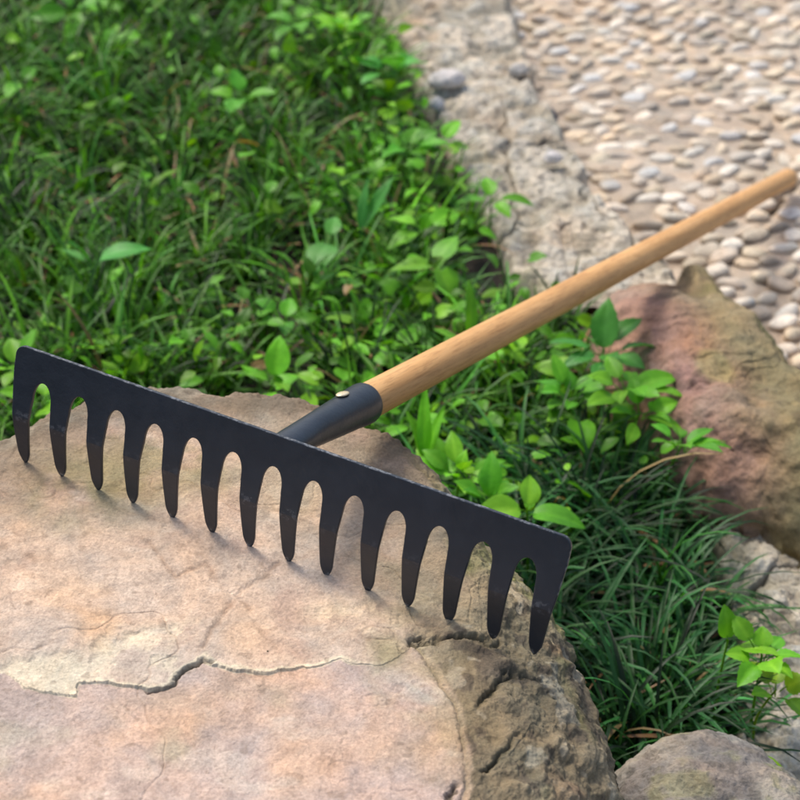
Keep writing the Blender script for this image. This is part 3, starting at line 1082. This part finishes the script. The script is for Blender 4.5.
def grass():
    Vs, Cs = [], []
    # tufts over the whole bed
    x, y = scatter(4300, -1.35, 1.0, .55, 3.6)
    px, py = to_px(x, y, BEDZ)
    vis = (px > -160) & (px < 960) & (py > -170) & (py < 1000)
    x, y, px, py = x[vis], y[vis], px[vis], py[vis]
    long_ = sstep(430, 520, py) * sstep(380, 520, px)      # the long dark mondo grass at the lower right
    pat = fbm(x, y, x * 0, 3.2, 3, 401)
    nb = (18 + 24 * long_).astype(int)
    idx = np.repeat(np.arange(len(x)), nb)
    n = len(idx)
    ang = rng.uniform(0, 2 * math.pi, n)
    r = rng.uniform(0, .012, n) + .0
    base = np.stack([x[idx] + r * np.cos(ang), y[idx] + r * np.sin(ang), np.full(n, BEDZ - .005)], 1)
    lg = long_[idx]
    tuftL = rng.uniform(.6, 1.2, len(x))[idx]
    tuftC = np.exp(rng.normal(-.08, .45, len(x)))[idx]
    near = np.minimum.reduce([seg_dist(x, y, np.concatenate([pg, pg[:1]]))[0] for pg in rock_polys] + [seg_dist(x, y, kl)[0], seg_dist(x, y, k2l)[0]])[idx]
    tuftL = tuftL * (.55 + .45 * sstep(0, .10, near))
    L = rng.uniform(.065, .135, n) * (1 + .22 * lg) * tuftL * (1 + .25 * pat[idx])
    tilt = np.radians(rng.uniform(38, 88, n))
    droop = rng.uniform(.5, 2.1, n) + .5 * lg
    # blades in the long clump comb over towards the lower right
    az = ang + rng.normal(0, .5, n)
    w = rng.uniform(.0034, .0062, n) * (1 - .05 * lg)
    Vs.append(blades(base, az, L, tilt, droop, w, 1))
    c = np.array([.043, .148, .009])[None] * rng.uniform(.2, 2.0, (n, 1))
    hue = rng.random(n)
    c = np.where((hue < .32)[:, None], c * [1.5, 1.25, 1.0], c)
    c = np.where((hue > .80)[:, None], c * [.8, .9, 1.7], c)
    c = c * (1 - lg[:, None]) + lg[:, None] * np.array([.019, .082, .016]) * rng.uniform(.3, 2.3, (n, 1)) * np.where((hue > .5)[:, None], [1., 1.05, 1.35], [1.0, 1.0, .8])
    c = c * tuftC[:, None]
    dry = rng.random(n) < .014
    c = np.where(dry[:, None], np.array([.30, .22, .10]) * rng.uniform(.5, 1.2, (n, 1)), c)
    Cs.append(c)
    V, C = np.concatenate(Vs), np.concatenate(Cs)
    o = blade_mesh('mondo_grass', V, C, M_grass)
    tag(o, 'dark narrow-bladed mondo grass covering the bed around the boulders', 'grass', kind='stuff')
    # dead blades and litter lying low
    x, y = scatter(3500, -1.3, .9, .6, 3.4)
    n = len(x)
    V = blades(np.stack([x, y, np.full(n, BEDZ + .012) + rng.uniform(0, .035, n)], 1), rng.uniform(0, 6.28, n), rng.uniform(.02, .07, n), rng.uniform(-.2, .6, n), rng.uniform(0, 1.2, n), rng.uniform(.002, .006, n), 2, 5)
    C = np.array([.20, .11, .05]) * rng.uniform(.4, 1.7, (n, 1)) * np.array([1, 1, 1])
    o = blade_mesh('dry_litter', V, C, M_grass)
    tag(o, 'dry brown leaf litter lying low among the grass blades', 'leaf litter', kind='stuff')
grass()

# leaf outline: heart / egg / lance shaped blade with folded midrib, on a petiole
def leaf_geo(L, W, shape, fold, curl, serr, seed, petiole, nu=14):
    r = random.Random(seed)
    V, F = [], []
    us = np.linspace(0, 1, nu)
    nc = 7
    ph = r.uniform(0, 6)
    for k, u in enumerate(us):
        if shape == 'heart':
            w = math.sin(math.pi * min(1, (u * .93 + .07) ** .62)) ** .8
        elif shape == 'lance':
            w = math.sin(math.pi * u ** .75) ** .85
        else:
            w = math.sin(math.pi * (u * .96 + .04) ** .78) ** .8
        w *= W / 2
        if serr:
            w *= 1 + serr * (1 if k % 2 else -1)
        w = max(w, .0003)
        x = u * L
        z = curl * L * (.25 * u - u * u)
        for j in range(nc):
            v = (j / (nc - 1)) * 2 - 1
            wob = .05 * L * math.sin(u * 7 + ph + v * 1.5) * abs(v)
            V.append((x - .10 * L * abs(v) * (1 if shape == 'heart' else -.1) * (1 - u), v * w * math.cos(fold * .5), z + abs(v) * w * math.sin(fold) - (v * v) * w * .35 * math.sin(fold) + wob * .5 - .012 * L * (abs(math.sin(abs(v) * 3 + u * 26)))))
    for k in range(nu - 1):
        for j in range(nc - 1):
            a = k * nc + j
            F.append((a, a + 1, a + nc + 1, a + nc))
    b = len(V)
    # petiole: thin tube running back from the leaf base
    segs = 5
    pr = max(.0006, W * .022)
    for k in range(segs + 1):
        u = k / segs
        x = -petiole * u
        z = -petiole * .35 * u * u
        for q in range(4):
            a = q * math.pi / 2
            V.append((x + .002, pr * math.cos(a), z + pr * math.sin(a)))
    for k in range(segs):
        for q in range(4):
            a = b + k * 4 + q
            c = b + k * 4 + (q + 1) % 4
            F.append((a, c, c + 4, a + 4))
    return np.array(V), np.array(F), len(us) * nc

def weed_cover():
    """small nameless leaves mixed through the grass"""
    protos = [leaf_geo(1, .62, 'ovate', .3, .3, .04, i, .5, 8) for i in range(3)] + [leaf_geo(1, .8, 'heart', .25, .3, 0, 9, .5, 8)]
    spots = [(100, 8, 60, 1), (345, 30, 70, 1), (405, 95, 55, 1.0), (385, 160, 70, 1), (440, 230, 80, 1), (440, 300, 70, .8), (300, 330, 80, .32), (160, 120, 90, .14), (240, 90, 50, .35), (60, 250, 90, .06),
             (360, 370, 60, .8), (20, 390, 50, .9), (120, 370, 80, .6), (470, 470, 80, 1), (440, 430, 60, .8), (590, 370, 60, .9), (620, 430, 50, .9), (760, 665, 35, .8), (230, 350, 70, .6), (180, 250, 140, .07), (520, 350, 50, .7), (500, 520, 50, .6), (505, 430, 50, 1), (550, 440, 55, .9), (600, 400, 60, 1), (640, 440, 40, .8), (450, 180, 60, 1), (415, 240, 80, 1), (380, 110, 50, 1), (20, 430, 40, 1)]
    x, y = scatter(32000, -1.3, 1.0, .55, 3.5)
    z = BEDZ + .02 + rng.uniform(0, .07, len(x))
    px, py = to_px(x, y, z)
    dens = np.full(len(x), .035)
    for a, b, r, d in spots:
        dens = np.maximum(dens, d * np.exp(-((px - a) ** 2 + ((py - b) * 1.15) ** 2) / r ** 2))
    dens *= sstep(-.5, .25, fbm(x, y, x * 0, 8, 3, 451))
    dens *= 1 - .92 * sstep(500, 560, py) * (1 - np.exp(-((px - 760) ** 2 + (py - 665) ** 2) / 35 ** 2))
    vis = (px > -120) & (px < 920) & (py > -150) & (py < 960)
    m = (rng.random(len(x)) < dens * 1.15) & vis
    x, y, z, dens = x[m], y[m], z[m], dens[m]
    VV, FF, CC, off = [], [], [], 0
    for i in range(len(x)):
        V, F, nl = protos[rng.integers(4)]
        s = rng.uniform(.010, .027) * (1 if rng.random() < .8 else 1.35)
        M = (Matrix.Rotation(rng.uniform(0, 6.28), 3, 'Z') @ Matrix.Rotation(-rng.normal(.15, .4), 3, 'Y') @ Matrix.Rotation(rng.normal(0, .4), 3, 'X'))
        M = np.array(M)
        VV.append((V * s) @ M.T + [x[i], y[i], z[i]])
        FF.append(F + off)
        off += len(V)
        c = np.array([.115, .38, .012]) * rng.uniform(.35, 1.25)
        if rng.random() < .3:
            c = c * [1.5, 1.1, .9]
        if rng.random() < .012:
            c = np.array([.26, .17, .06])
        CC.append(np.tile(c, (len(V), 1)))
    o = mesh_np('low_weeds', np.concatenate(VV), np.concatenate(FF), M_leaf, attrs={'tint': np.concatenate(CC)})
    tag(o, 'small bright green leaves mixed through the grass along the kerb and behind the rake', 'ground cover', kind='stuff')
weed_cover()

def weed(px, py, hgt, leaves, label, seed, tone=(.10, .30, .03), cat='weed', group='broad-leaved weeds in the grass', shape='ovate'):
    """leaves: list of (bearing deg, elevation deg, reach, length, width); bearing 0 = right, 90 = away"""
    z = BEDZ + .055 if hgt is None else hgt
    # the crown of the plant stands where the photograph shows it, its root straight below
    x, y = P(px, py, z)
    root = empty('leafy_weed', (x, y, BEDZ - .01), label, cat, group)
    r = random.Random(seed)
    hz = z - BEDZ + .01
    # stem
    V, F = [], []
    ns = 8
    lean = (r.gauss(0, .006), r.gauss(0, .006))
    for k in range(ns + 1):
        u = k / ns
        rr = .0016 * (1 - .4 * u)
        cx, cy = lean[0] * math.sin(u * math.pi), lean[1] * math.sin(u * math.pi)
        for q in range(6):
            a = q * math.pi / 3
            V.append((cx + rr * math.cos(a), cy + rr * math.sin(a), hz * u))
    F = grid_faces(ns + 1, 6, True)
    t = np.array(tone) * .8
    mesh_np('stem', np.array(V), F, M_leaf, root, attrs={'tint': np.tile(t * [1.1, .9, 1], (len(V), 1))})
    for i, (be, el, reach, L, W) in enumerate(leaves):
        serr = .06 if shape == 'serrated' else 0
        V, F, nl = leaf_geo(L, W, shape if shape != 'serrated' else 'ovate', r.uniform(.2, .5), r.uniform(.15, .45), serr, seed * 31 + i, reach)
        b, e = math.radians(be), math.radians(el)
        M = Matrix.Rotation(b, 3, 'Z') @ Matrix.Rotation(-e, 3, 'Y') @ Matrix.Rotation(r.gauss(0, .25), 3, 'X')
        V = V + [reach, 0, 0]
        V = V @ np.array(M).T + [0, 0, hz - .001 - r.uniform(0, .006)]
        c = np.array(tone) * r.uniform(.75, 1.25) * np.array([r.uniform(.85, 1.25), 1, 1])
        C = np.tile(c, (len(V), 1))
        # paler midrib
        C[3:nl:7] *= [1.35, 1.2, 1.5]
        mesh_np('leaf', V, F, M_leaf, root, attrs={'tint': C})
    return root

def rosette(seed, n, L, W, el=(5, 45), reach=.012, b0=0, span=360):
    r = random.Random(seed)
    return [(b0 + span * i / n + r.uniform(-18, 18), r.uniform(*el), reach * r.uniform(.7, 1.5), L * r.uniform(.7, 1.15), W * r.uniform(.8, 1.15)) for i in range(n)]

BR = (.14, .43, .02)
MID = (.095, .34, .018)
COOL = (.07, .30, .045)
YEL = (.19, .41, .015)
weed(437, 262, .16, [(-60, -35, .010, .040, .034), (195, 5, .012, .044, .026), (205, -25, .014, .038, .026), (60, 25, .010, .036, .028)], 'weed with a drooping heart-shaped leaf just above the middle of the handle', 11, BR, shape='heart')
weed(425, 226, .15, [(160, 10, .012, .036, .027), (215, 0, .012, .040, .024), (30, 15, .010, .038, .026)], 'pale three-leaved weed next above the one with the heart-shaped leaf', 12, BR)
weed(492, 198, .14, [(5, 0, .012, .040, .020), (200, 15, .010, .036, .022), (300, 0, .010, .028, .018), (100, 30, .01, .03, .02)], 'weed reaching one narrow leaf out over the mortar kerb above the handle', 13, MID, shape='serrated')
weed(408, 148, .15, rosette(14, 10, .034, .024, (-5, 45), .014), 'bushy broad-leaved weed at the kerb, nearest below the pale loose stones', 14, MID, shape='serrated')
weed(440, 145, .13, rosette(15, 5, .030, .022, (0, 35)), 'short weed with toothed leaves growing against the kerb edge', 15, BR, shape='serrated')
weed(392, 70, .15, rosette(16, 8, .040, .028, (0, 55), .014), 'blue-green broad-leaved weed left of the loose stones at the top', 16, COOL)
weed(345, 30, .15, rosette(17, 11, .034, .024, (-5, 50), .014), 'full light green weed at the top edge, left of the kerb', 17, BR, shape='serrated')
weed(298, 22, .14, rosette(18, 5, .040, .028, (0, 40)), 'weed at the top edge between the top-left weed and the full one by the kerb', 18, MID)
weed(72, 10, .16, [(200, 5, .010, .052, .030), (120, 30, .010, .034, .024), (10, 25, .008, .046, .024), (300, 5, .01, .03, .02)], 'bright broad-leaved weed in the top left corner', 19, MID)
weed(20, 78, .15, [(250, 5, .006, .032, .024), (60, 25, .008, .026, .02)], 'two-leaved weed at the left edge, below the top left corner', 20, MID)
weed(240, 96, .15, rosette(21, 4, .040, .028, (5, 35)), 'lone weed with four leaves in the grass right of the top left', 21, MID)
weed(330, 238, .16, [(250, 0, .006, .044, .036), (80, 30, .008, .028, .02)], 'weed with one broad upturned leaf in the middle of the grass', 22, COOL, shape='ovate')
weed(360, 235, .17, [(50, 50, .008, .075, .018), (80, 60, .008, .06, .012)], 'weed with two long upright blades beside the broad upturned leaf', 23, COOL, shape='lance')
weed(92, 262, .17, [(10, 25, .006, .058, .026), (150, 20, .01, .045, .014), (250, 60, .01, .05, .014)], 'weed with a long arched grey-green leaf in the left half of the grass', 24, COOL, shape='lance')
weed(275, 378, .16, [(80, 50, .004, .040, .026), (300, 20, .008, .022, .016), (180, 30, .008, .022, .014)], 'weed with one upright leaf directly behind the rake head, left of the socket', 25, BR)
weed(285, 318, .14, rosette(26, 5, .026, .020, (5, 35)), 'small round-leaved weed behind the rake head above the upright leaf', 26, MID)
weed(470, 345, .16, [(85, 72, .006, .062, .015), (40, 35, .008, .045, .014), (160, 30, .008, .034, .016)], 'weed with an upright lance-shaped leaf poking up behind the handle', 27, MID, shape='lance')
weed(408, 345, .14, rosette(28, 6, .024, .018, (10, 50)), 'low small-leaved weed touching the upper side of the handle', 28, MID)
weed(425, 462, .17, [(95, 75, .006, .070, .014), (60, 60, .006, .05, .012), (130, 70, .006, .045, .011), (190, 30, .008, .03, .016)], 'grassy weed of tall pointed leaves right of the socket', 29, BR, shape='lance')
weed(460, 478, .17, rosette(30, 12, .026, .016, (0, 70), .014), 'leafy bright weed behind the rake head, right of the tall pointed leaves', 30, BR)
weed(490, 500, .18, [(85, 60, .006, .038, .020)] + rosette(131, 8, .026, .017, (0, 60), .012), 'upright-leaved weed rising behind the right half of the rake head', 31, MID)
weed(527, 508, .19, [(190, 5, .006, .042, .030), (-15, 10, .006, .044, .028), (80, 30, .008, .03, .02)], 'round-leaved weed touching the top edge near the right end of the rake head', 32, BR)
weed(604, 350, .17, [(85, 60, .008, .050, .030)] + rosette(133, 9, .034, .022, (-5, 50), .014), 'tall toothed weed in front of the reddish boulder, nearest the handle', 33, COOL, shape='serrated')
weed(628, 388, .18, [(25, 15, .010, .046, .027)] + rosette(134, 9, .030, .019, (-10, 45), .014), 'weed with a broad glossy leaf laid over the left flank of the reddish boulder', 34, BR)
weed(640, 412, .17, [(-20, 0, .008, .042, .018)] + rosette(135, 7, .026, .017, (-10, 40), .012), 'weed with a narrow leaf crossing the middle of the reddish boulder', 35, BR, shape='ovate')
weed(682, 446, .18, [(10, 5, .008, .040, .013)] + rosette(136, 7, .026, .015, (-10, 50), .012), 'weed lying on the lower left of the reddish boulder', 36, MID, shape='lance')
weed(570, 395, .16, rosette(37, 9, .028, .019, (0, 50), .012), 'low weed under the handle, left of the tall toothed weed', 37, MID, shape='serrated')
weed(728, 640, .18, [(110, 75, .006, .028, .018), (-30, 20, .01, .034, .024)], 'weed with one small upright pale leaf at the lower mortar kerb', 38, BR)
weed(762, 655, .18, rosette(39, 8, .024, .018, (0, 50), .012), 'bright yellow-green weed leaning over the lower mortar kerb', 39, BR, shape='serrated')
weed(776, 690, .15, rosette(40, 5, .022, .018, (5, 40)), 'small yellow-green rosette on the lower mortar kerb', 40, YEL, shape='serrated')
weed(742, 757, .13, rosette(41, 3, .020, .014, (0, 30)), 'tiny bright weed between the grey boulder and the mortar kerb', 41, YEL)
weed(18, 365, .17, rosette(42, 6, .040, .022, (10, 50)), 'bright weed behind the left end of the rake head', 42, BR)
weed(42, 402, .17, rosette(43, 5, .034, .024, (10, 50)), 'bright weed seen through the gap between the first two tines at the left', 43, BR)
